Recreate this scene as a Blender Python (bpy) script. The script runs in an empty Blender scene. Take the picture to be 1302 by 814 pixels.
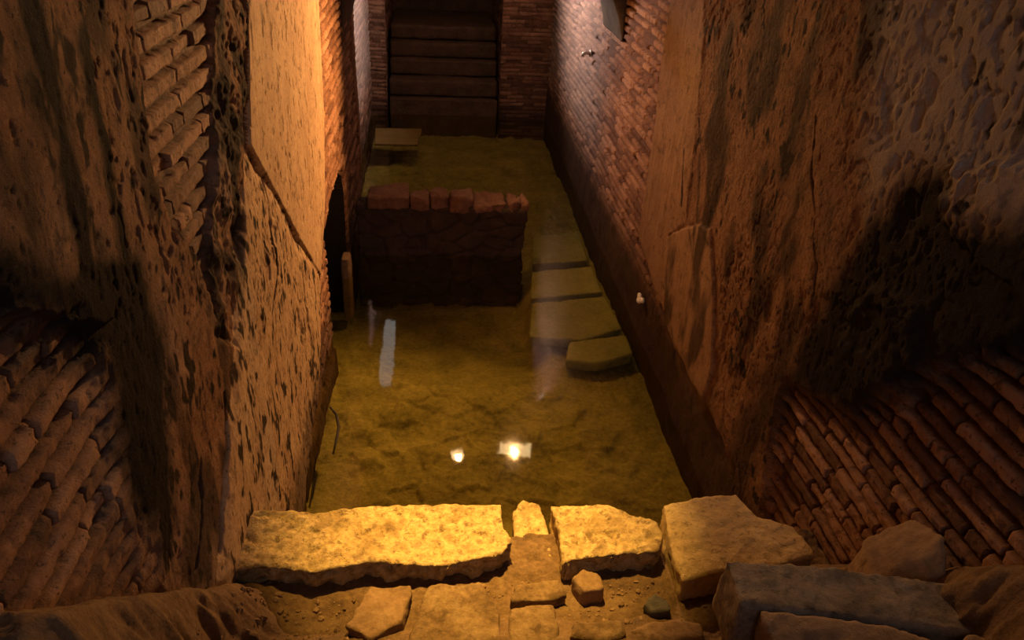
import bpy, bmesh, math, random
import numpy as np
from mathutils import Vector, Matrix

H = 2.6                      # camera height above the water, metres; lengths below are mostly in units of H
rng = np.random.default_rng(7)
random.seed(7)
sc = bpy.context.scene
col = sc.collection

# ------------------------------------------------------------------ camera
FPX = 980.7
Fv = np.array([-96., 577., FPX]); Fv /= np.linalg.norm(Fv)
Zv = np.array([96., 1683., -FPX]); Zv /= np.linalg.norm(Zv)
Xv = np.cross(Fv, -Zv); Xv /= np.linalg.norm(Xv)
if Xv[0] < 0: Xv = -Xv
cam_d = bpy.data.cameras.new('camera')
cam = bpy.data.objects.new('camera', cam_d)
col.objects.link(cam)
R_ = Matrix(((Xv[0], Xv[1], -Xv[2]), (Fv[0], Fv[1], -Fv[2]), (Zv[0], Zv[1], -Zv[2])))
cam.matrix_world = Matrix.Translation((0, 0, H)) @ R_.to_4x4()
cam_d.sensor_fit = 'HORIZONTAL'; cam_d.sensor_width = 36; cam_d.lens = FPX * 36 / 1302
cam_d.clip_start = 0.02
sc.camera = cam

def ray(px, py):
    d = np.array([px - 651., 407. - py, FPX])
    return np.array([d @ Xv, d @ Fv, d @ Zv])
def on_x(px, py, X):         # point of a wall plane at x = X (units of H): (y, z)
    r = ray(px, py); t = X / r[0]
    return (r[1] * t, 1 + r[2] * t)
def on_z(px, py, z):         # point of a level plane at height z: (x, y)
    r = ray(px, py); t = (z - 1) / r[2]
    return (r[0] * t, r[1] * t)
def on_y(px, py, Y):
    r = ray(px, py); t = Y / r[1]
    return (r[0] * t, 1 + r[2] * t)

# ------------------------------------------------------------------ noise
TAB = rng.random((16, 256, 256)).astype(np.float32)
def vnoise(u, v, seed=0):
    T = TAB[seed % 16]
    iu = np.floor(u); iv = np.floor(v)
    fu = u - iu; fv = v - iv
    fu = fu * fu * (3 - 2 * fu); fv = fv * fv * (3 - 2 * fv)
    a = iu.astype(np.int64) + 37 * (seed // 16); b = iv.astype(np.int64) + 11 * seed
    a0 = a & 255; a1 = (a + 1) & 255; b0 = b & 255; b1 = (b + 1) & 255
    return (T[a0, b0] * (1 - fu) + T[a1, b0] * fu) * (1 - fv) + (T[a0, b1] * (1 - fu) + T[a1, b1] * fu) * fv
def fbm(u, v, seed=0, oct=4, gain=.5):
    s = 0.; a = 1.; n = 0.
    for i in range(oct):
        s = s + a * vnoise(u, v, seed + i * 3 + 1); n += a
        u = u * 2.03 + 17.1; v = v * 2.03 + 5.7; a *= gain
    return s / n             # 0..1
T3 = rng.random((64, 64, 64)).astype(np.float32)
def vnoise3(p, seed=0):
    p = p + seed * 7.31
    i = np.floor(p).astype(np.int64); f = p - i
    f = f * f * (3 - 2 * f)
    x0, y0, z0 = (i & 63).T; x1, y1, z1 = ((i + 1) & 63).T
    fx, fy, fz = f.T
    c = lambda a, b, d: T3[a, b, d]
    l = lambda a, b, t: a + (b - a) * t
    return l(l(l(c(x0, y0, z0), c(x1, y0, z0), fx), l(c(x0, y1, z0), c(x1, y1, z0), fx), fy),
             l(l(c(x0, y0, z1), c(x1, y0, z1), fx), l(c(x0, y1, z1), c(x1, y1, z1), fx), fy), fz)
def fbm3(p, seed=0, oct=4, gain=.5):
    s = 0.; a = 1.; n = 0.
    for i in range(oct):
        s = s + a * vnoise3(p, seed + i); n += a
        p = p * 2.05 + 3.3; a *= gain
    return s / n
def worley2(u, v, seed=0):   # F1, F2, cell random
    iu = np.floor(u).astype(np.int64); iv = np.floor(v).astype(np.int64)
    T = TAB[seed % 16]; U = TAB[(seed + 1) % 16]; V = TAB[(seed + 2) % 16]
    f1 = np.full(u.shape, 9.); f2 = np.full(u.shape, 9.); cid = np.zeros(u.shape)
    for a in (-1, 0, 1):
        for b in (-1, 0, 1):
            ca = (iu + a) & 255; cb = (iv + b) & 255
            d = np.hypot(iu + a + T[ca, cb] - u, iv + b + U[ca, cb] - v)
            m = d < f1
            f2 = np.where(m, f1, np.minimum(f2, d)); cid = np.where(m, V[ca, cb], cid); f1 = np.where(m, d, f1)
    return f1, f2, cid
def sstep(a, b, x):
    t = np.clip((x - a) / (b - a), 0, 1)
    return t * t * (3 - 2 * t)
def poly_sd(u, v, pts):      # signed distance, negative inside
    d = np.full(u.shape, 1e9); inside = np.zeros(u.shape, bool)
    n = len(pts)
    for i in range(n):
        x0, y0 = pts[i]; x1, y1 = pts[(i + 1) % n]
        ex, ey = x1 - x0, y1 - y0
        t = np.clip(((u - x0) * ex + (v - y0) * ey) / (ex * ex + ey * ey + 1e-12), 0, 1)
        d = np.minimum(d, (u - x0 - t * ex) ** 2 + (v - y0 - t * ey) ** 2)
        if abs(ey) > 1e-12:
            c = ((y0 > v) != (y1 > v)) & (u < ex * (v - y0) / ey + x0)
            inside ^= c
    d = np.sqrt(d)
    return np.where(inside, -d, d)
def line_d(u, v, pts):
    d = np.full(u.shape, 1e9)
    for (x0, y0), (x1, y1) in zip(pts[:-1], pts[1:]):
        ex, ey = x1 - x0, y1 - y0
        t = np.clip(((u - x0) * ex + (v - y0) * ey) / (ex * ex + ey * ey + 1e-12), 0, 1)
        d = np.minimum(d, np.hypot(u - x0 - t * ex, v - y0 - t * ey))
    return d

# ------------------------------------------------------------------ object helpers
def tag(o, label=None, cat=None, group=None, kind=None):
    if label: o['label'] = label
    if cat: o['category'] = cat
    if group: o['group'] = group
    if kind: o['kind'] = kind
    return o
def link(name, me, mat=None, parent=None, loc=None):
    o = bpy.data.objects.new(name, me); col.objects.link(o)
    if mat: me.materials.append(mat)
    if parent: o.parent = parent
    if loc: o.location = loc
    return o
def empty(name, loc=(0, 0, 0), rot=(0, 0, 0)):
    o = bpy.data.objects.new(name, None); col.objects.link(o)
    o.location = loc; o.rotation_euler = rot; o.empty_display_size = .05
    return o
def mesh_np(name, co, faces, attr=None, smooth=True):
    me = bpy.data.meshes.new(name)
    me.vertices.add(len(co)); me.vertices.foreach_set('co', co.astype(np.float32).ravel())
    nf, k = faces.shape
    me.loops.add(nf * k); me.loops.foreach_set('vertex_index', faces.astype(np.int32).ravel())
    me.polygons.add(nf)
    me.polygons.foreach_set('loop_start', np.arange(0, nf * k, k, dtype=np.int32))
    me.polygons.foreach_set('use_smooth', np.full(nf, smooth))
    me.update(calc_edges=True)
    if attr is not None:
        a = me.color_attributes.new('wear_shade', 'FLOAT_COLOR', 'POINT')
        a.data.foreach_set('color', attr.astype(np.float32).ravel())
    me.validate()
    return me
def grid_faces(nu, nv, flip=False):
    i = np.arange(nu * nv).reshape(nu, nv)
    q = np.stack([i[:-1, :-1], i[1:, :-1], i[1:, 1:], i[:-1, 1:]], -1).reshape(-1, 4)
    return q[:, ::-1] if flip else q
def sub_mesh(name, co, faces, attr):
    used, inv = np.unique(faces, return_inverse=True)
    return mesh_np(name, co[used], inv.reshape(faces.shape), attr[used])
def bm_obj(name, bm, mat, parent=None, smooth=False, loc=None):
    me = bpy.data.meshes.new(name)
    bmesh.ops.recalc_face_normals(bm, faces=bm.faces)
    bm.to_mesh(me); bm.free()
    if smooth:
        for p in me.polygons: p.use_smooth = True
    return link(name, me, mat, parent, loc)
def add_box(bm, c, s, rot=None):
    m = Matrix.Translation(c) @ (rot.to_4x4() if rot else Matrix()) @ Matrix.Diagonal((*s, 1))
    return bmesh.ops.create_cube(bm, size=1, matrix=m)['verts']
def tube(bm, pts, rad, seg=10):
    rings = []
    n = len(pts)
    for i, p in enumerate(pts):
        p = Vector(p)
        t = (Vector(pts[min(i + 1, n - 1)]) - Vector(pts[max(i - 1, 0)])).normalized()
        a = t.orthogonal().normalized() if i == 0 else (rings[-1][1] - t * rings[-1][1].dot(t)).normalized()
        b = t.cross(a)
        r = rad[i] if hasattr(rad, '__len__') else rad
        rings.append(([bm.verts.new(p + (a * math.cos(k * 2 * math.pi / seg) + b * math.sin(k * 2 * math.pi / seg)) * r) for k in range(seg)], a))
    for (r0, _), (r1, _) in zip(rings[:-1], rings[1:]):
        for k in range(seg):
            bm.faces.new((r0[k], r0[(k + 1) % seg], r1[(k + 1) % seg], r1[k]))
    bm.faces.new(rings[0][0]); bm.faces.new(rings[-1][0])

# ------------------------------------------------------------------ materials
class NT:
    def __init__(self, name):
        self.m = bpy.data.materials.new(name); self.m.use_nodes = True
        self.t = self.m.node_tree; self.t.nodes.clear()
        self.out = self.n('ShaderNodeOutputMaterial')
    def n(self, typ, **kw):
        nd = self.t.nodes.new(typ)
        for k, v in kw.items(): setattr(nd, k, v)
        return nd
    def l(self, a, b): self.t.links.new(a, b)
    def coord(self, scale=(1, 1, 1)):
        c = self.n('ShaderNodeNewGeometry'); mp = self.n('ShaderNodeMapping')
        mp.inputs['Scale'].default_value = scale
        self.l(c.outputs['Position'], mp.inputs['Vector']); return mp.outputs['Vector']
    def noise(self, scale, detail=5, rough=.6, vec=None, dist=0):
        nd = self.n('ShaderNodeTexNoise'); nd.inputs['Scale'].default_value = scale
        nd.inputs['Detail'].default_value = detail; nd.inputs['Roughness'].default_value = rough
        nd.inputs['Distortion'].default_value = dist
        self.l(vec if vec is not None else self.coord(), nd.inputs['Vector']); return nd.outputs['Fac']
    def ramp(self, fac, stops):
        r = self.n('ShaderNodeValToRGB'); e = r.color_ramp.elements
        while len(e) < len(stops): e.new(.5)
        for el, (p, c) in zip(e, stops):
            el.position = p; el.color = (*c, 1) if len(c) == 3 else c
        self.l(fac, r.inputs['Fac']); return r.outputs['Color']
    def mix(self, fac, a, b, mode='MIX'):
        x = self.n('ShaderNodeMix'); x.data_type = 'RGBA'; x.blend_type = mode; x.clamp_factor = True
        for v, s in ((fac, x.inputs[0]), (a, x.inputs[6]), (b, x.inputs[7])):
            if isinstance(v, (int, float)): s.default_value = v
            elif isinstance(v, tuple): s.default_value = (*v, 1)
            else: self.l(v, s)
        return x.outputs[2]
    def math(self, op, a, b=None, c=None):
        x = self.n('ShaderNodeMath', operation=op)
        for v, s in zip((a, b, c), x.inputs):
            if v is None: continue
            if isinstance(v, (int, float)): s.default_value = v
            else: self.l(v, s)
        return x.outputs[0]
    def bsdf(self, color, rough=.85, bump=None, dist=.004, strength=.8, spec=.4, **kw):
        b = self.n('ShaderNodeBsdfPrincipled')
        if isinstance(color, tuple): b.inputs['Base Color'].default_value = (*color, 1)
        else: self.l(color, b.inputs['Base Color'])
        if isinstance(rough, (int, float)): b.inputs['Roughness'].default_value = rough
        else: self.l(rough, b.inputs['Roughness'])
        b.inputs['Specular IOR Level'].default_value = spec
        for k, v in kw.items(): b.inputs[k].default_value = v
        if bump is not None:
            bp = self.n('ShaderNodeBump'); bp.inputs['Distance'].default_value = dist; bp.inputs['Strength'].default_value = strength
            self.l(bump, bp.inputs['Height']); self.l(bp.outputs['Normal'], b.inputs['Normal'])
        self.l(b.outputs[0], self.out.inputs['Surface']); return b

def wall_mat(name, lo, mid, hi, soot_shade, grey, rough=.8, spec=.4, vary=.5, streak=False, bumpd=.012):
    """wear attribute: R soot / damp stain / painted shade, G tone of the brick, B greyer tone."""
    t = NT(name)
    at = t.n('ShaderNodeAttribute', attribute_name='wear_shade')
    sp = t.n('ShaderNodeSeparateColor'); t.l(at.outputs['Color'], sp.inputs[0])
    n1 = t.noise(5, 6, .65); n2 = t.noise(34, 5, .7)
    f = t.math('MULTIPLY_ADD', n2, .5, t.math('MULTIPLY', n1, .6))
    f = t.math('ADD', f, t.math('MULTIPLY', t.math('SUBTRACT', sp.outputs[1], .5), vary))
    c = t.ramp(f, [(.3, lo), (.52, mid), (.78, hi)])
    n4 = t.noise(11, 7, .72, dist=.6)
    c = t.mix(t.ramp(n4, [(.54, (0, 0, 0)), (.66, (.75, .75, .75))]), c, tuple(v * .38 for v in lo))
    n5 = t.noise(75, 3, .6)
    c = t.mix(t.ramp(n5, [(.60, (0, 0, 0)), (.68, (.8, .8, .8))]), c, tuple(v * .3 for v in lo))
    if streak:
        st = t.noise(1, 5, .6, vec=t.coord((30, 30, 3.2)))
        c = t.mix(t.ramp(st, [(.52, (0, 0, 0)), (.75, (.7, .7, .7))]), c, lo)
    c = t.mix(sp.outputs[2], c, grey)
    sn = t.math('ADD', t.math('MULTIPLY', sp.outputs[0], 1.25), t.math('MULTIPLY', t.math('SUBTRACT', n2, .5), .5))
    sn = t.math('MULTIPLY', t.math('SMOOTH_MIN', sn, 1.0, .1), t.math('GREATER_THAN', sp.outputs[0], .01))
    c = t.mix(sn, c, soot_shade)
    b1 = t.noise(42, 8, .78); b2 = t.noise(160, 4, .7)
    bh = t.math('MULTIPLY_ADD', b2, .35, b1)
    rr = t.math('MULTIPLY_ADD', n2, .25, rough - .12)
    rr = t.math('SUBTRACT', rr, t.math('MULTIPLY', sp.outputs[0], .12))
    bs = t.bsdf(c, rr, bh, bumpd, .9, spec)
    t.l(t.math('MULTIPLY_ADD', sn, -spec * .85, spec), bs.inputs['Specular IOR Level'])
    return t.m
def stone_mat(name, lo, mid, hi, speck=None, rough=.85, bumpd=.006, spec=.35, sc1=6, sc2=45, pit=0.):
    t = NT(name)
    n1 = t.noise(sc1, 6, .65); n2 = t.noise(sc2, 5, .7); n3 = t.noise(14, 4, .6)
    f = t.math('MULTIPLY_ADD', n2, .5, t.math('MULTIPLY', n1, .55))
    c = t.ramp(f, [(.32, lo), (.52, mid), (.74, hi)])
    if speck:
        c = t.mix(t.ramp(n3, [(.55, (0, 0, 0)), (.66, (.85, .85, .85))]), c, speck)
    b1 = t.noise(70, 6, .75); b2 = t.noise(25, 3, .5)
    hgt = t.math('MULTIPLY_ADD', b2, .8, b1)
    if pit:
        n6 = t.noise(36, 5, .7); pm = t.ramp(n6, [(.56, (0, 0, 0)), (.70, (pit, pit, pit))])
        c = t.mix(pm, c, tuple(v * .45 for v in lo)); hgt = t.math('SUBTRACT', hgt, t.math('MULTIPLY', pm, 1.2))
        n7 = t.noise(5, 4, .6); c = t.mix(t.ramp(n7, [(.50, (0, 0, 0)), (.66, (.6, .6, .6))]), c, lo)
    t.bsdf(c, t.math('MULTIPLY_ADD', n2, .25, rough - .12), hgt, bumpd, .9, spec)
    return t.m

SOOT_SHADE = (.024, .0185, .0155)
M = {}
M['brick'] = wall_mat('old_brick', (.12, .050, .026), (.25, .115, .062), (.38, .20, .12), SOOT_SHADE, (.33, .28, .25), .78, .22, .55)
M['rough'] = wall_mat('rough_plaster', (.09, .041, .021), (.20, .096, .050), (.34, .19, .107), SOOT_SHADE, (.34, .30, .29), .88, .12, .35)
M['smooth'] = wall_mat('smooth_plaster', (.27, .155, .085), (.41, .26, .15), (.54, .38, .23), SOOT_SHADE, (.4, .35, .3), .85, .15, .3, streak=True, bumpd=.004)
M['float'] = wall_mat('floated_plaster', (.17, .092, .05), (.27, .15, .085), (.36, .22, .13), SOOT_SHADE, (.4, .35, .3), .85, .15, .3, streak=True, bumpd=.006)
M['vault'] = stone_mat('vault_plaster', (.08, .05, .03), (.16, .10, .065), (.24, .16, .10))
M['arch'] = stone_mat('arch_plaster', (.05, .037, .027), (.10, .075, .054), (.15, .115, .085), spec=.1)
M['curb'] = stone_mat('pale_travertine', (.20, .12, .05), (.52, .36, .17), (.82, .64, .36), speck=(.24, .15, .07), rough=.85, bumpd=.012, sc1=14, sc2=55, pit=.55, spec=.2)
M['curb2'] = stone_mat('even_travertine', (.36, .24, .11), (.58, .41, .20), (.74, .56, .31), speck=(.46, .31, .14), rough=.85, bumpd=.008, sc1=7, sc2=40, pit=.5, spec=.2)
M['soil'] = stone_mat('damp_soil', (.05, .028, .014), (.15, .085, .042), (.27, .17, .09), rough=.9, bumpd=.01, sc1=9, sc2=60)
M['slab'] = stone_mat('grey_slab', (.09, .07, .052), (.30, .235, .17), (.44, .355, .27), speck=(.12, .10, .08), rough=.85, sc1=6, pit=.4, bumpd=.01, spec=.2)
M['slab_b'] = stone_mat('brown_slab', (.12, .08, .05), (.25, .17, .11), (.36, .26, .18), rough=.85, sc1=5)
M['rubble'] = stone_mat('rubble_stone', (.10, .055, .03), (.22, .13, .07), (.34, .22, .13), rough=.88)
M['paving'] = stone_mat('paving_stone', (.07, .04, .02), (.20, .125, .065), (.35, .24, .135), speck=(.10, .06, .03), rough=.9, sc1=9, spec=.15, bumpd=.01)
M['dark_stone'] = stone_mat('basalt', (.03, .026, .022), (.07, .06, .05), (.11, .095, .08))
M['tuff'] = stone_mat('dark_tuff', (.030, .019, .013), (.066, .042, .029), (.11, .07, .05), rough=.8)
M['cap'] = stone_mat('red_tuff', (.12, .06, .038), (.24, .125, .082), (.36, .21, .145), rough=.85, spec=.15)
M['bed'] = stone_mat('algae_bed', (.09, .07, .014), (.26, .205, .05), (.46, .36, .12), rough=.9, sc1=4, sc2=38, bumpd=.01)
M['bedslab'] = stone_mat('algae_slab', (.17, .15, .05), (.28, .25, .095), (.38, .33, .15), rough=.9, sc1=4, sc2=40)
M['board'] = stone_mat('wet_board', lo=(.11, .065, .02), mid=(.16, .10, .032), hi=(.20, .13, .045), rough=.9, bumpd=.001, spec=.05)
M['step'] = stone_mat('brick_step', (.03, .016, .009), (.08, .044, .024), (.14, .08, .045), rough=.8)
t = NT('black_metal'); t.bsdf((.02, .02, .02), .5, spec=.5); M['metal'] = t.m
t = NT('grey_metal'); t.bsdf((.55, .5, .45), .3, Metallic=.8); M['pipe'] = t.m
t = NT('pale_scrap'); t.bsdf((.85, .8, .7), .35); M['scrap'] = t.m
t = NT('twig_bark'); t.bsdf((.025, .018, .01), .8); M['twig'] = t.m
def lamp_mat(name, colr, s):
    t = NT(name); e = t.n('ShaderNodeEmission'); e.inputs['Color'].default_value = (*colr, 1); e.inputs['Strength'].default_value = s
    t.l(e.outputs[0], t.out.inputs['Surface']); return t.m
M['lamp_warm'] = lamp_mat('warm_lens', (1, .66, .30), 16)
M['lamp_cool'] = lamp_mat('cool_lens', (1, .95, .88), 1.7)
# water: clear, faintly green, mirror-like by Fresnel
t = NT('still_water')
tr = t.n('ShaderNodeBsdfTransparent'); tr.inputs['Color'].default_value = (.86, .86, .60, 1)
gl = t.n('ShaderNodeBsdfGlossy'); gl.inputs['Roughness'].default_value = .035; gl.inputs['Color'].default_value = (1, 1, 1, 1)
bp = t.n('ShaderNodeBump'); bp.inputs['Distance'].default_value = .006; bp.inputs['Strength'].default_value = .10
t.l(t.noise(7, 2, .5, vec=t.coord((1.2, .8, 1))), bp.inputs['Height'])
t.l(bp.outputs['Normal'], gl.inputs['Normal'])
ge = t.n('ShaderNodeNewGeometry'); dt = t.n('ShaderNodeVectorMath', operation='DOT_PRODUCT')
t.l(ge.outputs['Incoming'], dt.inputs[0]); t.l(bp.outputs['Normal'], dt.inputs[1])
sch = t.math('MULTIPLY_ADD', t.math('POWER', t.math('SUBTRACT', 1.0, t.math('ABSOLUTE', dt.outputs['Value'])), 5.0), .95, .03)
mx = t.n('ShaderNodeMixShader'); t.l(sch, mx.inputs[0]); t.l(tr.outputs[0], mx.inputs[1]); t.l(gl.outputs[0], mx.inputs[2])
t.l(mx.outputs[0], t.out.inputs['Surface']); M['water'] = t.m

# ------------------------------------------------------------------ the two long walls
XL, XR = -.25, .51
YB = 3.585                     # back wall
COURSE = .0217 * H
def y_lines(y0):
    ys = list(np.arange(-.6 * H, y0 * H, .03))
    y = y0 * H
    while y < YB * H + .1:
        ys.append(y)
        y += .0045 + .0075 * max(0, (y / H - 1.0) / 2.5)
    return np.array(ys)
def bricks(u, v, seed, L=.27, deep=.015, joint=.0062, ragged=.006):
    wu = (fbm(u * 18, v * 18, seed, 3) - .5) * 2; wv = (fbm(u * 14 + 50, v * 30, seed + 1, 3) - .5) * 2
    wl = (fbm(u * 1.3, v * .5, seed + 2, 2) - .5) * .05
    vv = v + wv * ragged * .8 + wl
    uu = u + wu * ragged
    row = np.floor(vv / COURSE); fv = vv / COURSE - row
    ri = row.astype(np.int64) & 255
    off = TAB[seed % 16][ri, 3] * L * 3
    q = (uu + off) / L
    idx = np.floor(q); fr_ = q - idx
    ii = idx.astype(np.int64) & 255
    cut = .25 + .5 * TAB[(seed + 5) % 16][ii, ri]          # some bricks are halves
    has = TAB[(seed + 6) % 16][ii, ri] < .45
    sub = np.where(has & (fr_ > cut), 1, 0)
    lo = np.where(sub == 1, cut, 0.); hi_ = np.where(has & (sub == 0), cut, 1.)
    du = np.minimum(fr_ - lo, hi_ - fr_) * L
    dv = np.minimum(fv, 1 - fv) * COURSE
    rnd = TAB[(seed + 7) % 16][(ii * 2 + sub) & 255, ri]
    rnd2 = TAB[(seed + 8) % 16][(ii * 2 + sub) & 255, ri]
    d = np.minimum(du * 1.2 + .0035 + .004 * (rnd2 > .5), dv) - joint - ragged * .8 * (fbm(u * 40, v * 40, seed + 3, 2) - .5) - .004 * (rnd2 > .8)
    m = sstep(-.001, .0045, d)
    face = (rnd - .5) * .007 - .012 * (rnd2 > .94) + (fbm(u * 26, v * 26, seed + 4, 4, .6) - .5) * .011
    o = -deep + m * (deep + face) + (1 - m) * (fbm(u * 30, v * 30, seed + 9, 3) - .5) * .010
    return o, m, rnd
def rough_coat(u, v, seed, pit=1.):
    a = (fbm(u * 2.6, v * 1.7, seed, 3) - .5) * .030
    b = (fbm(u * 20, v * 15, seed + 4, 4, .6) - .5) * .0085
    g = fbm(u * 52, v * 20, seed + 7, 2)                  # upright gouges
    p = fbm(u * 60, v * 48, seed + 9, 2)                  # small pits
    big = fbm(u * 2.2, v * 1.6, seed + 11, 3)
    k = sstep(.42, .62, big) * pit
    q = fbm(u * 8, v * 6, seed + 13, 3)                   # flaked patches
    return .020 + a + b - .007 * sstep(.56, .61, q) * k - (.3 + .7 * k) * (sstep(.68, .80, g) * .0045 + sstep(.70, .80, p) * .006)

def build_wall(name, side):
    X = XL if side < 0 else XR
    ys = y_lines(.27 if side < 0 else .34)
    zs = np.concatenate([np.arange(-.24 * H, 0, .03), np.arange(0, 1.0 * H, .005), np.arange(1.0 * H, 1.32 * H, .05)])
    U, V = np.meshgrid(ys, zs, indexing='ij')
    s = 20 if side < 0 else 60
    P = lambda pts: [tuple(c * H for c in on_x(x, y, X)) for x, y in pts]
    e = (fbm(U * 9, V * 9, s + 31, 4) - .5) * .10          # ragged outlines
    e2 = (fbm(U * 30, V * 30, s + 35, 3) - .5) * .03
    bo, bmask, rnd = bricks(U, V, s, L=.30 if side < 0 else .26, deep=.022 if side < 0 else .030, joint=.0072 if side < 0 else .0082, ragged=.0045)
    pl = rough_coat(U, V, s + 3)
    soot_shade = np.zeros_like(U); grey = np.zeros_like(U); smooth = np.zeros_like(U); brick = np.zeros_like(U)
    if side < 0:
        far = P([(397, -90), (399, 0), (406, 150), (407, 250), (401, 400), (398, 500), (384, 610), (372, 670)])
        far = far + [(9.9 * H, -.3 * H), (9.9 * H, 1.5 * H)]
        b1 = P([(158, -60), (276, -60), (280, 60), (292, 120), (300, 200), (300, 300), (292, 380), (262, 395), (240, 330), (212, 270), (192, 210), (180, 150)])
        b2 = P([(-60, 400), (50, 418), (112, 468), (140, 530), (150, 620), (172, 700), (200, 800), (-60, 900)])
        core = P([(272, -60), (303, -60), (304, 180), (301, 300), (296, 440), (262, 430), (257, 330), (270, 200), (264, 100)])
        pan = P([(303, -60), (397, -60), (406, 150), (407, 250), (402, 350), (372, 302), (345, 250), (308, 185)])
        low = P([(308, 185), (345, 250), (372, 302), (402, 350), (400, 500), (372, 700), (262, 760), (276, 560), (290, 400), (300, 260)])
        sd_far = poly_sd(U, V, far) + e * .25 + e2
        sd_b1 = poly_sd(U, V, b1) + e * .5 + e2; sd_b2 = poly_sd(U, V, b2) + e + e2
        sd_core = poly_sd(U, V, core) + e * .6 + e2
        sd_pan = poly_sd(U, V, pan) + e2 * .4; sd_low = poly_sd(U, V, low) + e2 + e * .2
        sdb = np.minimum(np.minimum(sd_far, sd_b1), sd_b2)
        tb = np.where(sd_b2 < sd_b1, sstep(.07, -.08, sdb), sstep(.010, -.012, sdb)); tb = np.where(sd_far < np.minimum(sd_b1, sd_b2), sstep(.008, -.008, sdb), tb)                        # 1 = bare brick
        tc = sstep(.012, -.012, sd_core) * (1 - sstep(.0, -.01, sd_far))
        tp = sstep(.006, -.006, sd_pan) * (1 - sstep(.0, -.012, sd_far)); tl = sstep(.006, -.006, sd_low) * (1 - sstep(.0, -.012, sd_far))
        smp = .030 + (fbm(U * 2.2, V * 1.2, 90, 3) - .5) * .014 + (fbm(U * 26, V * 3, 93, 3) - .5) * .002 - .005 * sstep(.70, .76, fbm(U * 34, V * 22, 96, 3))
        o = pl * (1 - tb) + bo * tb
        # the near coat lies in two overlapping sheets with broken edges
        sh = poly_sd(U, V, P([(-80, -80), (82, -80), (88, 60), (110, 160), (128, 240), (140, 330), (120, 410), (-80, 400)])) + e * .35 + e2
        o = o + .02 * sstep(.006, -.006, sh)
        gouge = line_d(U, V, P([(274, 500), (277, 560), (272, 640), (268, 700)])) + e2 * .6
        gouge2 = line_d(U, V, P([(335, 285), (340, 340), (334, 400)])) + e2 * .8
        gouge3 = line_d(U, V, P([(245, 590), (248, 660), (240, 720)])) + e2 * .8
        corelump = .012 + (fbm(U * 11, V * 9, 101, 4, .6) - .5) * .06
        o = o * (1 - tc) + corelump * tc
        to = sstep(.015, -.08, sd_low) * (1 - sstep(.0, -.012, sd_far))
        o = o * (1 - to) + (pl + .014) * to
        o = o * (1 - tp) + smp * tp
        o = o - .016 * sstep(.018, .002, gouge + e * .25) - .02 * sstep(.012, .002, gouge2) - .02 * sstep(.012, .002, gouge3)
        brick = tb * (1 - tc); smooth = np.maximum(tp, tl)
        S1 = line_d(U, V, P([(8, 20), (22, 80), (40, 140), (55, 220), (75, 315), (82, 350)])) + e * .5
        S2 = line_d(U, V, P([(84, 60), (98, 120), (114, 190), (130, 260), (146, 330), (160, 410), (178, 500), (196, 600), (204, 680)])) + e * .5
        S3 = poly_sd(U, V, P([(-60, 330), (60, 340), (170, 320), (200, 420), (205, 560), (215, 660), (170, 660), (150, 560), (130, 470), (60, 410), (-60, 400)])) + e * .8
        soot_shade = np.maximum.reduce([.95 * sstep(.062, .012, S1), 1. * sstep(.075, .015, S2), .95 * sstep(.07, -.05, S3), .75 * tc * sstep(.4, .6, fbm(U * 8, V * 6, 77, 3)),
                                  .8 * sstep(.02, .004, gouge2), .5 * sstep(.02, .004, gouge)])  # gouges also darkened along their lines
        band = line_d(U, V, P([(446, 0), (449, 80), (458, 180), (460, 240)])) + e2 * .3   # strip of coat kept under the arch
        tbd = sstep(.11, .09, band) * (V / H > .12)
        o = o * (1 - tbd) + (.012 + (pl - .034) * .4) * tbd; brick = brick * (1 - tbd)
        # drain mouth in the wall beside the low barrier
        hole = P([(416, 420), (414, 300), (420, 262), (430, 222), (436, 225), (441, 262), (441, 420)])
        hole[0] = (hole[0][0], -.2 * H); hole[-1] = (hole[2][0] * 0 + on_x(441, 290, XL)[0] * H, -.2 * H); hole[-2] = (hole[-1][0], .21 * H)
        hole[0] = (on_x(416, 320, XL)[0] * H, -.2 * H)
        sdh = poly_sd(U, V, hole)
        o = np.where(sdh < 0, -.42, np.where(sdh < .03, -.012 + (fbm(U * 6, V * 6, 99, 3) - .5) * .02, o)); hole_d = sdh
        # beyond the pier the wall steps back
        back = 2.52 * H
        rec = sstep(back - .006, back + .006, U)
        o = o - rec * .042 * H
        soot_shade = np.maximum(soot_shade, .55 * sstep(.16, .05, V / H + e * .8))
        soot_shade = np.maximum(soot_shade, .5 * sstep(.13, -.03, V / H))
        soot_shade = np.maximum(soot_shade, .6 * sstep(.52, .70, fbm(U * 7, V * 3, 71, 4)) * (1 - smooth) * (1 - brick) * (1 - sstep(0, -.01, sd_far)))
        soot_shade = np.maximum(soot_shade, .75 * sstep(.61, .70, fbm(U * 30, V * 14, 75, 3)) * (1 - tp) * (1 - .8 * brick) * (1 - sstep(0, -.01, sd_far)))
        soot_shade = np.where(hole_d < .012, 1., soot_shade)  # shade inside the drain mouth painted black
        grey = .3 * sstep(.45, .7, fbm(U * 1.1, V * .9, 55, 3)) * (U / H < .9) + .55 * rec * sstep(.06, .3, V / H)
    else:
        edge = P([(862, -90), (862, 0), (840, 150), (818, 300), (840, 370), (853, 410), (857, 470), (880, 545), (915, 610), (960, 660), (990, 700)])
        cover = [(-2 * H, 2 * H), (edge[0][0], 2 * H)] + edge + [(-2 * H, edge[-1][1])]
        b2 = P([(975, 720), (978, 640), (986, 570), (1003, 478), (1040, 503), (1090, 525), (1140, 508), (1200, 468), (1260, 440), (1400, 425), (1400, 900), (1000, 800)])
        pil = P([(866, -90), (908, -90), (903, 60), (893, 180), (880, 285), (860, 300), (853, 400), (838, 360), (820, 300), (842, 150)])
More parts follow.
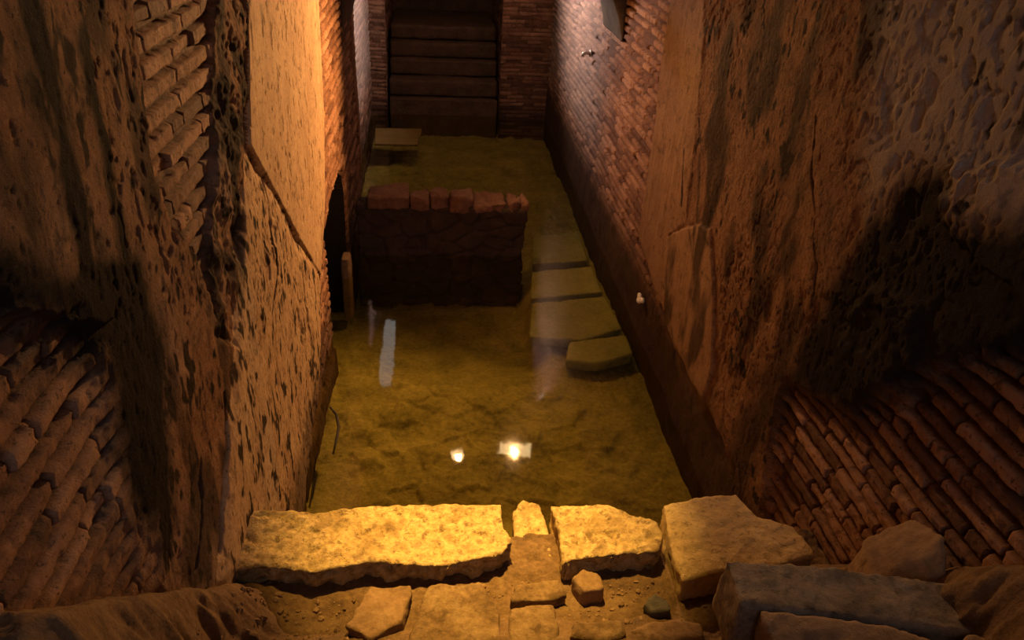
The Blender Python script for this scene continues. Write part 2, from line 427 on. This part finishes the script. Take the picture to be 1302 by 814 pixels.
        pan = P([(858, 302), (880, 290), (897, 286), (914, 292), (919, 380), (916, 470), (901, 520), (882, 528), (862, 475), (854, 410)])
        sd_c = poly_sd(U, V, cover) + e2 * .6 + e * .12
        sd_b2 = poly_sd(U, V, b2) + e * .9 + e2
        sd_p = poly_sd(U, V, pil) + e2 + e * .3; sd_q = poly_sd(U, V, pan) + e2 * .6 + e * .1
        tcov = sstep(.006, -.006, sd_c) * (1 - sstep(.03, -.06, sd_b2))
        tb = 1 - tcov
        tp = sstep(.02, -.02, sd_p) * tcov; tq = sstep(.008, -.008, sd_q)
        smp = .042 + (fbm(U * 2.2, V * 1.2, 190, 3) - .5) * .014 + (fbm(U * 26, V * 3, 193, 3) - .5) * .004
        bump_ = poly_sd(U, V, P([(1088, 440), (1100, 385), (1130, 370), (1180, 400), (1190, 470), (1150, 500), (1100, 500)])) + e
        pl = pl + .012 + .03 * sstep(.03, -.04, bump_)
        lump = poly_sd(U, V, P([(1225, 210), (1400, 190), (1400, 420), (1270, 330), (1230, 280)])) + e * 1.3
        pl = pl + .03 * sstep(.02, -.02, lump)
        o = pl * tcov + bo * tb
        o = o * (1 - tp) + smp * tp
        o = o * (1 - tq) + (smp + .005) * tq
        cr = line_d(U, V, P([(1049, 150), (1044, 220), (1051, 270), (1047, 300), (1052, 340), (1043, 390)])) + np.abs(e) * .35 + e2 * .4
        o = o - .009 * sstep(.010, .001, cr)
        brick = tb; smooth = np.maximum(tp, tq)
        # foot of the wall: a damp mortar skirt instead of open courses
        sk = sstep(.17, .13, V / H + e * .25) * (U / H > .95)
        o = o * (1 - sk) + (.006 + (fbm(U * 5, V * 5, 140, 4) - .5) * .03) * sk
        brick = brick * (1 - sk)
        D1 = line_d(U, V, P([(880, 190), (876, 260)])) + e2; D2 = line_d(U, V, P([(898, 200), (892, 330), (885, 280)])) + e * .4
        S3 = poly_sd(U, V, P([(1112, 292), (1170, 222), (1215, 210), (1235, 285), (1400, 300), (1400, 480), (1200, 478), (1090, 530), (1000, 490), (1032, 425)])) + e * .9  # unlit part of the wall painted dark, along with its stain
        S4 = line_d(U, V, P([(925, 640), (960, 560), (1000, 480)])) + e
        soot_shade = np.maximum.reduce([.8 * sstep(.02, .004, D1), .5 * sstep(.03, .004, D2), 1. * sstep(.08, -.10, S3), .6 * sstep(.18, .03, S4), .6 * sstep(.016, .003, cr)])  # crack also darkened along its line
        soot_shade = np.maximum(soot_shade, .62 * sstep(.20, .11, V / H + e * .5))
        # old damp blotches on the pitted coat
        soot_shade = np.maximum(soot_shade, .6 * sstep(.50, .68, fbm(U * 6, V * 2.6, 171, 4)) * tcov * (1 - tp) * sstep(.75 * H, .9 * H, U))
        soot_shade = np.maximum(soot_shade, .75 * sstep(.60, .70, fbm(U * 30, V * 16, 175, 3)) * tcov * (1 - tp) * sstep(.42, .58, fbm(U * 4, V * 2, 178, 2)))
        G = poly_sd(U, V, P([(1112, -80), (1500, -80), (1500, 330), (1230, 280), (1180, 225), (1112, 292)])) + e
        grey = .75 * sstep(.08, -.12, G) + .35 * sstep(2.2 * H, 2.7 * H, U) * sstep(.14, .3, V / H)
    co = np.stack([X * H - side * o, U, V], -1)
    attr = np.stack([np.clip(soot_shade, 0, 1), np.where(brick > .5, .5 + (rnd - .5) * bmask - .45 * (1 - bmask), .5), np.clip(grey, 0, 1), np.ones_like(U)], -1).reshape(-1, 4)
    co = co.reshape(-1, 3)
    F = grid_faces(*U.shape, flip=(side > 0))
    fb = (brick.ravel()[F].mean(1) > .5); fs = (smooth.ravel()[F].mean(1) > .5) & ~fb
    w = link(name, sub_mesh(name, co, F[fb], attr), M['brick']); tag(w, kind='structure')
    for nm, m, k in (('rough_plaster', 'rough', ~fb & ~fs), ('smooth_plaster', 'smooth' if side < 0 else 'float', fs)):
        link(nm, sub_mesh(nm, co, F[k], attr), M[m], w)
    return w
build_wall('wall_left', -1)
build_wall('wall_right', 1)

# ------------------------------------------------------------------ back wall, stairwell
OX0, OX1 = -.222, .288
def back_wall():
    xs = np.arange(-.32 * H, .56 * H, .009); zs = np.concatenate([np.arange(-.16 * H, .62 * H, .0075), np.arange(.62 * H, 1.35 * H, .05)])
    U, V = np.meshgrid(xs, zs, indexing='ij')
    bo, bmk, rnd = bricks(U * .9, V * 1.25, 110, L=.26, deep=.006, joint=.004)
    co = np.stack([U, YB * H - bo - (fbm(U * 4, V * 4, 120, 3) - .5) * .03, V], -1)
    soot_shade = np.maximum(.5 * sstep(.10, .02, V / H), .25 * fbm(U * 3, V * 3, 118, 3))
    attr = np.stack([soot_shade, .5 + (rnd - .5) * bmk - .3 * (1 - bmk), .05 + 0 * U, 1 + 0 * U], -1).reshape(-1, 4)
    F = grid_faces(*U.shape)
    c = U.ravel()[F].mean(1) / H
    F = F[(c < OX0) | (c > OX1)]
    w = link('wall_back', sub_mesh('wall_back', co.reshape(-1, 3), F, attr), M['brick']); tag(w, kind='structure')
    # reveals of the opening and the stairwell behind it
    for nm, x, sgn in (('reveal', OX0, -1), ('reveal', OX1, 1)):
        ys = np.arange(YB * H - .01, (YB + .75) * H, .012)
        A, B = np.meshgrid(ys, zs, indexing='ij')
        b, mk, r = bricks(A, B, 130, deep=.012)
        cc = np.stack([x * H + sgn * (.012 - b), A, B], -1).reshape(-1, 3)
        at = np.stack([.3 + 0 * A, .5 + (r - .5) * mk - .3 * (1 - mk), 0 * A, 1 + 0 * A], -1).reshape(-1, 4)
        link(nm, sub_mesh(nm, cc, grid_faces(*A.shape), at), M['brick'], w)
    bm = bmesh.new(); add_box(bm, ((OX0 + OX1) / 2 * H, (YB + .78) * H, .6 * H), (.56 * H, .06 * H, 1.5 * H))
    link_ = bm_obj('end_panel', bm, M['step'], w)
back_wall()

def displaced(name, build, mat, parent=None, voxel=.012, smooth_it=4, amp=.012, freq=9, amp2=.004, freq2=45, seed=0, shape=None, loc=None):
    """remesh a closed bmesh to even quads, round its edges, weather its surface."""
    me = bpy.data.meshes.new('tmp'); bmesh.ops.recalc_face_normals(build, faces=build.faces); build.to_mesh(me); build.free()
    o = bpy.data.objects.new('tmp', me); col.objects.link(o)
    m = o.modifiers.new('r', 'REMESH'); m.mode = 'VOXEL'; m.voxel_size = voxel
    if smooth_it:
        s = o.modifiers.new('s', 'SMOOTH'); s.factor = .5; s.iterations = smooth_it
    dg = bpy.context.evaluated_depsgraph_get()
    ev = o.evaluated_get(dg); me2 = bpy.data.meshes.new_from_object(ev)
    bpy.data.objects.remove(o); bpy.data.meshes.remove(me)
    n = len(me2.vertices)
    co = np.empty(n * 3, np.float32); me2.vertices.foreach_get('co', co); co = co.reshape(-1, 3).astype(float)
    no = np.empty(n * 3, np.float32); me2.vertex_normals.foreach_get('vector', no); no = no.reshape(-1, 3)
    d = (fbm3(co * freq, seed, 4) - .5) * 2 * amp + (fbm3(co * freq2, seed + 9, 3) - .5) * 2 * amp2
    if shape is not None: d = d + shape(co, no)
    co = co + no * d[:, None]
    me2.vertices.foreach_set('co', co.astype(np.float32).ravel())
    me2.polygons.foreach_set('use_smooth', np.ones(len(me2.polygons), bool))
    me2.update(); me2.name = name; me2.materials.clear()
    return link(name, me2, mat, parent, loc)
FOOT = []
def prism(outline, z0, z1, taper=1., top=None):
    """closed prism over an outline in metres; top may give one height per corner."""
    FOOT.append([(p[0], p[1]) for p in outline])
    bm = bmesh.new()
    cx = sum(p[0] for p in outline) / len(outline); cy = sum(p[1] for p in outline) / len(outline)
    b = [bm.verts.new((cx + (x - cx) * taper, cy + (y - cy) * taper, z0)) for x, y in outline]
    t_ = [bm.verts.new((x, y, top[i] if top else z1)) for i, (x, y) in enumerate(outline)]
    n = len(outline)
    bmesh.ops.triangulate(bm, faces=[bm.faces.new(b[::-1]), bm.faces.new(t_)])
    for i in range(n): bm.faces.new((b[i], b[(i + 1) % n], t_[(i + 1) % n], t_[i]))
    return bm

# staircase climbing out of the water inside the opening
st = empty('stairs', ((OX0 + OX1) / 2 * H, YB * H, 0)); tag(st, kind='structure')
edges_px = [127, 103, 77, 55, 33]
yk = [3.60, 3.64, 3.73, 3.78, 3.84]
zprev = -.16
for k, (ey, Y) in enumerate(zip(edges_px, yk)):
    zt = on_y(561, ey, Y)[1]
    bm = bmesh.new(); y1 = YB + .74
    add_box(bm, (0, ((Y + y1) / 2 - YB) * H, (zprev + zt) / 2 * H), ((OX1 - OX0 - .012) * H, (y1 - Y) * H, (zt - zprev) * H))
    displaced('step', bm, M['step'], st, .02, 2, .012, 5, .006, 22, 3 + k)
    zprev = zt + .003

# transverse arch and vault
def arch():
    xc = (XL + XR) / 2; R = (XR - XL) / 2 + .004
    n = 40; bm = bmesh.new(); rows = []
    for i in range(n + 1):
        a = math.pi * i / n
        x = xc - math.cos(a) * R; z = .54 + math.sin(a) * R * .98
        rows.append([bm.verts.new((x * H, y * H, zz * H)) for y, zz in ((2.18, z), (2.46, z), (2.46, 1.35), (2.18, 1.35))])
    for a, b in zip(rows[:-1], rows[1:]):
        for k in range(4): bm.faces.new((a[k], b[k], b[(k + 1) % 4], a[(k + 1) % 4]))
    bm.faces.new(rows[0]); bm.faces.new(rows[-1])
    return displaced('arch', bm, M['arch'], None, .022, 2, .01, 5, .004, 30, 40)
tag(arch(), kind='structure')
def vault():
    xc = (XL - .03 + XR + .03) / 2; R = (XR - XL) / 2 + .04
    xs = np.linspace(0, math.pi, 60); ys = np.arange(-.6 * H, (YB + .8) * H, .05)
    A, Y = np.meshgrid(xs, ys, indexing='ij')
    r = R * H + (fbm(A * 4, Y * 2, 150, 4) - .5) * .06
    co = np.stack([xc * H - np.cos(A) * r, Y, 1.22 * H + np.sin(A) * r * .8], -1).reshape(-1, 3)
    return link('ceiling', mesh_np('ceiling', co, grid_faces(*A.shape, flip=True), np.ones((A.size, 4)) * .0), M['vault'])
tag(vault(), kind='structure')

# ------------------------------------------------------------------ bed under the water
def bed_z(x, y):
    X, Y = x / H, y / H
    base = -.035 - .035 * sstep(.8, 1.3, Y) - .03 * sstep(1.4, 2.4, Y) - .07 * sstep(1.45, 1.85, Y) * sstep(.30, .24, X) * sstep(2.3, 2.1, Y)
    z = base * H + (fbm(x * 2.2, y * 2.2, 160, 4) - .5) * .09 + (fbm(x * 12, y * 9, 164, 4) - .5) * .035
    f1, f2, c = worley2(x * 7 + fbm(x * 5, y * 5, 3, 2), y * 6, 4)
    z = z + (c - .5) * .035 * sstep(.02, .15, f2 - f1) * sstep(.35, .6, fbm(x * 1.4, y * 1.4, 170, 2))
    return z
xs = np.arange(-.44 * H, .54 * H, .010); ys = np.arange(.66 * H, (YB + .1) * H, .012)
U, V = np.meshgrid(xs, ys, indexing='ij')
fl = link('floor', mesh_np('floor', np.stack([U, V, bed_z(U, V)], -1).reshape(-1, 3), grid_faces(*U.shape)), M['bed']); tag(fl, kind='structure')
# water
xs = np.linspace(-.44 * H, .545 * H, 40); ys = np.linspace(.70 * H, (YB + .2) * H, 120)
U, V = np.meshgrid(xs, ys, indexing='ij')
w = link('water', mesh_np('water', np.stack([U, V, 0 * U], -1).reshape(-1, 3), grid_faces(*U.shape)), M['water']); tag(w, kind='structure')

# ------------------------------------------------------------------ soil bank and steps in front of the kerb
def ground_z(x, y):
    X, Y = x / H, y / H
    mid = np.minimum(.60, np.maximum(.236 + .026 * sstep(.62, .54, Y), .935 - 1.345 * Y))
    side = np.minimum(.62, .968 - 1.09 * Y); side = np.maximum(side, mid)
    n = (fbm(x * 6, y * 6, 200, 4) - .5)
    wl = sstep(-.165, -.235, X + n * .08); wr = sstep(.40, .50, X + n * .08)
    z = mid * (1 - np.maximum(wl, wr)) + side * np.maximum(wl, wr)
    z = z * H + n * .045 + (fbm(x * 28, y * 28, 204, 4, .6) - .5) * .022 * sstep(.2, .35, Y)
    return np.where(Y > .735, np.minimum(z, .19 * H) - (Y - .735) * 8 * H, z)
xs = np.arange(-.27 * H, .525 * H, .006); ys = np.concatenate([np.arange(-.6 * H, .28 * H, .03), np.arange(.28 * H, .775 * H, .006)])
U, V = np.meshgrid(xs, ys, indexing='ij')
g = link('ground', mesh_np('ground', np.stack([U, V, ground_z(U, V)], -1).reshape(-1, 3), grid_faces(*U.shape)), M['soil']); tag(g, kind='structure')

# ------------------------------------------------------------------ kerb stones along the top of the water's edge
def pit(co, no):               # worm-eaten travertine on top, broken lip in front
    up = np.clip(no[:, 2], 0, 1)
    return (-.007 * up * sstep(.52, .62, fbm3(co * 40, 21, 2)) - .010 * up * sstep(.62, .70, fbm3(co * 13, 24, 3))
            - .075 * sstep(.1, .7, -no[:, 1]) * (fbm3(co * 17, 22, 4, .65) - .25))
def top_outline(pts, z): return [tuple(c * H for c in on_z(x, y, z)) for x, y in pts]
ZK = .27
K = [
 ('kerb_stone', [(272, 733), (330, 722), (400, 730), (470, 716), (560, 722), (640, 706), (652, 690), (640, 668), (638, 640), (480, 643), (400, 649), (318, 647)],
  ZK, 'curb', 'long pitted yellow kerb slab at the water edge beside the plastered wall', 31),
 ('kerb_stone', [(657, 706), (703, 712), (695, 668), (686, 641), (664, 634), (652, 652)],
  ZK - .034, 'curb', 'small sunken stone wedged between the two pitted yellow kerb slabs', 33),
 ('kerb_stone', [(716, 716), (770, 708), (840, 702), (846, 680), (834, 662), (800, 652), (772, 640), (730, 642), (699, 641), (709, 668)],
  ZK, 'curb', 'shorter pitted kerb slab with a stepped back corner in the row middle', 35),
 ('kerb_stone', [(868, 738), (915, 728), (985, 722), (1038, 705), (1010, 668), (985, 660), (962, 657), (936, 628), (900, 629), (842, 640), (852, 690)],
  ZK + .006, 'curb2', 'smooth orange kerb block with a rounded back corner beside the grey slab', 37),
]
for nm, pts, z, m, lab, sd in K:
    o = displaced(nm, prism(top_outline(pts, z), (z - .058) * H, z * H, .97), M[m], None, .0075, 3, .009, 11, .006, 42, sd, shape=pit if m == 'curb' else None)
    tag(o, lab, 'kerb stone', 'kerb stones at the water edge')

# ------------------------------------------------------------------ slabs and stones on the bank
def ground_stone(pts, z, thick, name, mat, lab, cat, sd, group=None, voxel=.009, amp=.011, rnd=4, taper=.95):
    o = displaced(name, prism(top_outline(pts, z), (z - thick) * H, z * H, taper), M[mat], None, voxel, rnd, amp, 12, .006, 40, sd)
    return tag(o, lab, cat, group)
def slab3(out, z0, z1, name, mat, lab, sd, top=None):
    o = displaced(name, prism([(x * H, y * H) for x, y in out], z0 * H, z1 * H, 1., [q * H for q in top] if top else None), M[mat], None, .009, 2, .009, 8, .004, 40, sd)
    return tag(o, lab, 'stone slab', 'stone slabs on the bank')
slab3([(.268, .442), (.500, .395), (.503, .452), (.40, .474), (.33, .485), (.270, .494)], .385, .45, 'stone_slab', 'slab', 'thick grey slab with a blue-grey end face below the orange kerb block', 51)
slab3([(.284, .385), (.31, .33), (.420, .31), (.424, .395), (.385, .414), (.345, .425), (.281, .434)], .395, .452, 'stone_slab', 'slab_b', 'brown slab with a chipped corner lying before the thick grey slab', 53)
slab3([(.432, .32), (.500, .31), (.500, .386), (.452, .396), (.434, .386)], .40, .458, 'stone_slab', 'slab_b', 'broken brown slab between the chipped slab and the brick wall', 55)
o = displaced('rubble_stone', prism([(x * H, y * H) for x, y in [(.43, .50), (.485, .475), (.497, .505), (.495, .55), (.455, .56)]], .33 * H, .44 * H, 1.1,
              [z * H for z in (.40, .44, .462, .44, .405)]), M['rubble'], None, .009, 3, .012, 10, .005, 40, 57)
tag(o, 'pointed brown rubble stone leaning on the brick wall behind the grey slab', 'stone')
flat = [
 ([(520, 812), (545, 740), (610, 738), (636, 772), (640, 830), (530, 840)], 0.2630, .05, 'paving', 'large flat tan paving stone sunk in the soil before the pitted kerb'),
 ([(646, 800), (648, 772), (704, 768), (712, 800), (704, 830), (650, 830)], 0.2610, .04, 'paving', 'squarish tan paving stone beside the large flat one'),
 ([(648, 764), (655, 742), (712, 738), (722, 756), (700, 764)], 0.2530, .04, 'paving', 'narrow tan paving stone just below the kerb gap'),
 ([(728, 735), (742, 722), (764, 730), (770, 748), (742, 752)], 0.2570, .045, 'rubble', 'angular wedge stone standing below the shorter pitted kerb slab'),
 ([(818, 768), (832, 754), (852, 762), (856, 776), (830, 780)], 0.2530, .04, 'dark_stone', 'small black stone in the soil below the orange kerb block'),
 ([(724, 808), (730, 788), (792, 788), (798, 806), (770, 816)], 0.2650, .05, 'paving', 'pale tan stone with a dark hollow under its front edge'),
 ([(440, 796), (470, 746), (524, 744), (512, 790), (470, 812)], 0.2570, .04, 'rubble', 'brown flat stone half buried next to the large paving stone'),
 ([(800, 800), (830, 788), (890, 790), (900, 812), (840, 822)], 0.2630, .04, 'rubble', 'low brown stone beside the end face of the grey slab'),
]
for i, (pts, z, th, m, lab) in enumerate(flat):
    ground_stone(pts, z, th, 'paving_stone' if m == 'paving' else 'field_stone', m, lab, 'stone', 61 + i, None)
# loose crumbs of mortar and gravel nobody could count
def gravel():
    base = bmesh.new(); bmesh.ops.create_icosphere(base, subdivisions=1, radius=1)
    vb = np.array([v.co[:] for v in base.verts]); fb = np.array([[v.index for v in f.verts] for f in base.faces]); base.free()
    cs, fs = [], []
    n = 0; r = np.random.default_rng(3)
    while n < 1500:
        x = r.uniform(-.215, .475) * H; y = r.uniform(.40, .66) * H
        if any(poly_sd(np.array([x]), np.array([y]), f)[0] < .03 for f in FOOT): continue
        z = float(ground_z(np.array([x]), np.array([y]))[0])
        s = .0025 + .009 * r.random() ** 4
        v = vb * s * r.uniform(.6, 1.3, 3) * (1 + (r.random((len(vb), 1)) - .5) * .5)
        cs.append(v + (x, y, z + s * .3)); fs.append(fb + n * len(vb)); n += 1
    return link('gravel', mesh_np('gravel', np.concatenate(cs), np.concatenate(fs), smooth=False), M['rubble'])
tag(gravel(), 'crumbs of mortar and gravel strewn over the brown soil bank', 'gravel', kind='stuff')

# ------------------------------------------------------------------ low rubble barrier standing in the water
BX0, BX1, BY = -.231, .262, 2.085
def masonry(co, no):
    f1, f2, c = worley2(co[:, 0] * 5.2 + co[:, 1] * 3, co[:, 2] * 9 + fbm3(co * 4, 5, 2) * .8, 8)
    return (sstep(.03, .16, f2 - f1) - 1) * .022 + (c - .5) * .03
bar = empty('rubble_barrier', ((BX0 + BX1) / 2 * H, (BY + .04) * H, 0))
tag(bar, 'low dark rubble barrier topped with reddish stones standing in the water', 'low wall')
zt0, zt1 = .160, .148
bm = bmesh.new()
w2 = (BX1 - BX0) / 2 * H
vs = [bm.verts.new(p) for p in [(-w2, -.04 * H, -.24 * H), (w2, -.04 * H, -.24 * H), (w2, .05 * H, -.24 * H), (-w2, .05 * H, -.24 * H),
                                (-w2, -.04 * H, zt0 * H), (w2, -.04 * H, zt1 * H), (w2, .045 * H, zt1 * H), (-w2, .045 * H, zt0 * H)]]
for q in ((3, 2, 1, 0), (4, 5, 6, 7), (0, 1, 5, 4), (1, 2, 6, 5), (2, 3, 7, 6), (3, 0, 4, 7)): bm.faces.new([vs[i] for i in q])
displaced('core', bm, M['tuff'], bar, .014, 2, .012, 4, .005, 30, 71, shape=masonry)
x = -w2 + .09; k = 0
r = random.Random(5)
while x < w2 - .02:
    L = min(r.choice((.11, .15, .2, .27, .33)) * r.uniform(.9, 1.1), w2 - x + .01)
    f = (x + L / 2 + w2) / (2 * w2); zt = zt0 + (zt1 - zt0) * f
    y0 = -.042 + r.uniform(-.004, .006); y1 = .046 + r.uniform(-.006, .008)
    hh = r.uniform(.012, .040)
    if f > .9: hh = .024
    q = lambda a: r.uniform(-a, a)
    pts = [(x + .003, y0 * H + .01), (x + L * .4, y0 * H + q(.01)), (x + L - .003, y0 * H + .012 + q(.008)), (x + L - .002, (y0 + y1) / 2 * H + q(.01)),
           (x + L - .012, y1 * H - .01), (x + L * .5, y1 * H + q(.012)), (x + .010, y1 * H - .012), (x + .001, (y0 + y1) / 2 * H)]
    displaced('capstone', prism(pts, (zt - .012) * H, (zt + hh) * H, 1., [(zt + hh + r.uniform(-.012, .006)) * H for _ in pts]), M['cap'], bar, .010, 4, .026, 8, .010, 34, 80 + k)
    x += L; k += 1
# a stray block in the drain mouth
bz = prism([(q[0] * H, q[1] * H) for q in [(-.262, 1.93), (-.238, 1.935), (-.236, 1.985), (-.262, 1.985)]], -.13 * H, .06 * H)
tag(displaced('stray_block', bz, M['rubble'], None, .012, 3, .008, 9, .004, 40, 95), 'pale upright block at the drain mouth beside the barrier', 'stone')

# ------------------------------------------------------------------ slabs under water, board, twig, fixtures
subs = [
 ([(672, 428), (676, 385), (770, 376), (792, 418), (740, 432)], -.030, 'broad pale slab under water beside the barrier end'),
 ([(718, 458), (724, 434), (796, 424), (806, 450), (760, 462)], -.028, 'pale slab under water with a broken front edge, next to the plaster pier'),
 ([(674, 380), (676, 345), (752, 338), (766, 371)], -.040, 'greenish slab under water level with the barrier face'),
 ([(676, 336), (678, 300), (735, 294), (748, 331)], -.050, 'dim slab under water just behind the barrier end'),
]
for i, (pts, z, lab) in enumerate(subs):
    o = ground_stone(pts, z, .03, 'submerged_slab', 'bedslab', lab, 'stone slab', 101 + i, 'slabs under the water', voxel=.012, amp=.006)
pts = top_outline([(477, 163), (536, 164), (531, 184), (476, 183)], .004)
bm = prism(pts, -.004 * H, .006 * H)
o = displaced('wet_board', bm, M['board'], None, .006, 1, .002, 4, .0005, 40, 111)
tag(o, 'tan board lying flat on the water below the stairs', 'board')
bm = bmesh.new()
tp = [on_z(x, y, .004) for x, y in [(420, 518), (428, 528), (431, 545), (428, 562), (424, 580)]]
tube(bm, [(x * H, y * H, .010 + .004 * i) for i, (x, y) in enumerate(tp)], [.006, .008, .008, .007, .004], 8)
tag(bm_obj('twig', bm, M['twig'], smooth=True), 'thin bent black twig floating by the plastered wall', 'twig')

# little pipe stub and bright scrap on the brick wall
y_, z_ = on_x(753, 68, XR)
ps = empty('pipe_stub', (XR * H - .01, y_ * H, z_ * H)); tag(ps, 'short bright pipe stub poking out of the brick wall under the arch', 'pipe')
bm = bmesh.new(); tube(bm, [(.03, 0, 0), (-.045, 0, .004), (-.065, 0, -.004), (-.07, 0, -.03)], .016, 12); bm_obj('pipe', bm, M['pipe'], ps, True)
bm = bmesh.new(); tube(bm, [(.0, 0, 0), (-.012, 0, 0)], .03, 14); bm_obj('collar', bm, M['pipe'], ps, True)
y_, z_ = on_x(813, 381, XR - .018)
bm = bmesh.new()
r = random.Random(2)
for k in range(3):
    bmesh.ops.create_icosphere(bm, subdivisions=2, radius=.03, matrix=Matrix.Translation(((XR - .018) * H + r.uniform(-.005, .01), y_ * H + (k - 1) * .03, z_ * H + r.uniform(-.012, .012))) @ Matrix.Diagonal((.5, 1, .55 + .3 * (k == 2), 1)))
tag(displaced('scrap', bm, M['scrap'], None, .006, 1, .006, 25, .002, 80, 120), 'small crumpled pale scrap caught on the wall foot above the water', 'scrap')

# ------------------------------------------------------------------ lamps of the place, added fill lights
def area(name, loc, target, size, colr, watts, spread=180):
    l = bpy.data.lights.new(name, 'AREA'); l.shape = 'RECTANGLE'; l.size, l.size_y = size
    l.color = colr; l.energy = watts; l.spread = math.radians(spread)
    o = bpy.data.objects.new(name, l); col.objects.link(o); o.location = loc
    o.rotation_euler = (Vector(target) - Vector(loc)).to_track_quat('-Z', 'Y').to_euler(); return o
def spot(name, loc, target, colr, watts, angle, blend, radius=.05):
    l = bpy.data.lights.new(name, 'SPOT'); l.color = colr; l.energy = watts; l.spot_size = math.radians(angle); l.spot_blend = blend; l.shadow_soft_size = radius
    o = bpy.data.objects.new(name, l); col.objects.link(o); o.location = loc
    o.rotation_euler = (Vector(target) - Vector(loc)).to_track_quat('-Z', 'Y').to_euler(); return o
def flood(name, lab, loc, target, size, m, deep=False):
    e = empty(name, loc); e.rotation_euler = (Vector(target) - Vector(loc)).to_track_quat('-Z', 'Y').to_euler(); tag(e, lab, 'lamp')
    bm = bmesh.new(); v = add_box(bm, (0, 0, .05), (size[0] + .03, size[1] + .03, .07)); bmesh.ops.bevel(bm, geom=list(bm.edges), offset=.008, segments=2, affect='EDGES')
    bm_obj('housing', bm, M['metal'], e)
    bm = bmesh.new(); add_box(bm, (0, 0, -.05 if deep else .0095), (size[0], size[1], .13 if deep else .006)); bm_obj('lens', bm, M['lamp_warm'] if m == 'w' else M['lamp_cool'], e)
    bm = bmesh.new(); tube(bm, [(0, size[1] / 2, .06), (0, size[1] / 2 + .05, .10), (0, size[1] / 2 + .06, .17)], .01, 8); bm_obj('bracket', bm, M['metal'], e, True)
    return e
h = lambda *p: tuple(c * H for c in p)
WARM = (1, .50, .17); YEL = (1, .57, .11); COOL = (.80, .86, 1)
L1 = h(.275, 2.12, .775); L1b = h(.076, 2.12, .79)
flood('floodlight', 'warm black spotlight on the arch nearer the brick wall', L1, h(.02, 1.0, .35), (.30, .12), 'w')  # wide floodlight fixture on the arch
flood('floodlight', 'warm black spotlight on the arch nearer the plastered wall', L1b, h(.25, 1.0, .3), (.10, .07), 'w')
spot('floodlight_beam', h(.272, 2.105, .772), h(-.25, 1.35, .62), WARM, 570, 126, 1, .03)
spot('floodlight_beam_side', h(.076, 2.10, .785), h(.51, 1.85, .35), WARM, 60, 110, 1, .02)
spot('kerb_spot', h(.05, .98, 1.40), h(.06, .765, .27), YEL, 1400, 30, 1, .04)
area('vault_fill', h(.15, .9, 1.42), h(.15, .9, 0), (.5, .3), (1, .5, .2), 3)  # added unseen fill for general warm ambient
LW_ = h(-.243, 3.05, .955)
flood('wall_lamp', 'tall cool lamp on the stepped-back brick wall near the stairs', LW_, (.5 * H, 3.05 * H, .955 * H), (1.15, .22), 'c', True)
area('wall_lamp_beam', h(-.195, 3.05, .955), h(.5, 2.8, .93), (1.15, .22), (1, .80, .74), 150, 105)
flood('wall_lamp', 'added cool lamp across from the tall one, brightening its brick wall', h(.47, 2.85, 1.1), h(-.29, 3.1, .55), (.3, .12), 'c')  # added lamp to lift the bricks opposite
area('wall_lamp_beam', h(.469, 2.85, 1.1), h(-.29, 3.0, .75), (.3, .12), (1, .80, .74), 36, 75)  # beam of the added lamp
area('vault_fill_far', h(.13, 2.95, 1.40), h(.13, 3.2, 0), (.4, .3), (1, .55, .25), 13)  # added unseen fill, brightens the dark back wall and stairs
area('entrance_daylight', h(.15, -.58, 1.35), h(.2, 1.0, .6), (1.5, 1.2), COOL, 16)

# ------------------------------------------------------------------ world, view
wd = bpy.data.worlds.new('world'); sc.world = wd; wd.use_nodes = True
wd.node_tree.nodes['Background'].inputs[0].default_value = (.5, .6, .8, 1)
wd.node_tree.nodes['Background'].inputs[1].default_value = .01
vs = sc.view_settings
vs.view_transform = 'Standard'; vs.look = 'None'; vs.gamma = 1; vs.use_curve_mapping = False; vs.exposure = 0
sc.cycles.use_denoising = True
sc.cycles.max_bounces = 8; sc.cycles.transparent_max_bounces = 8
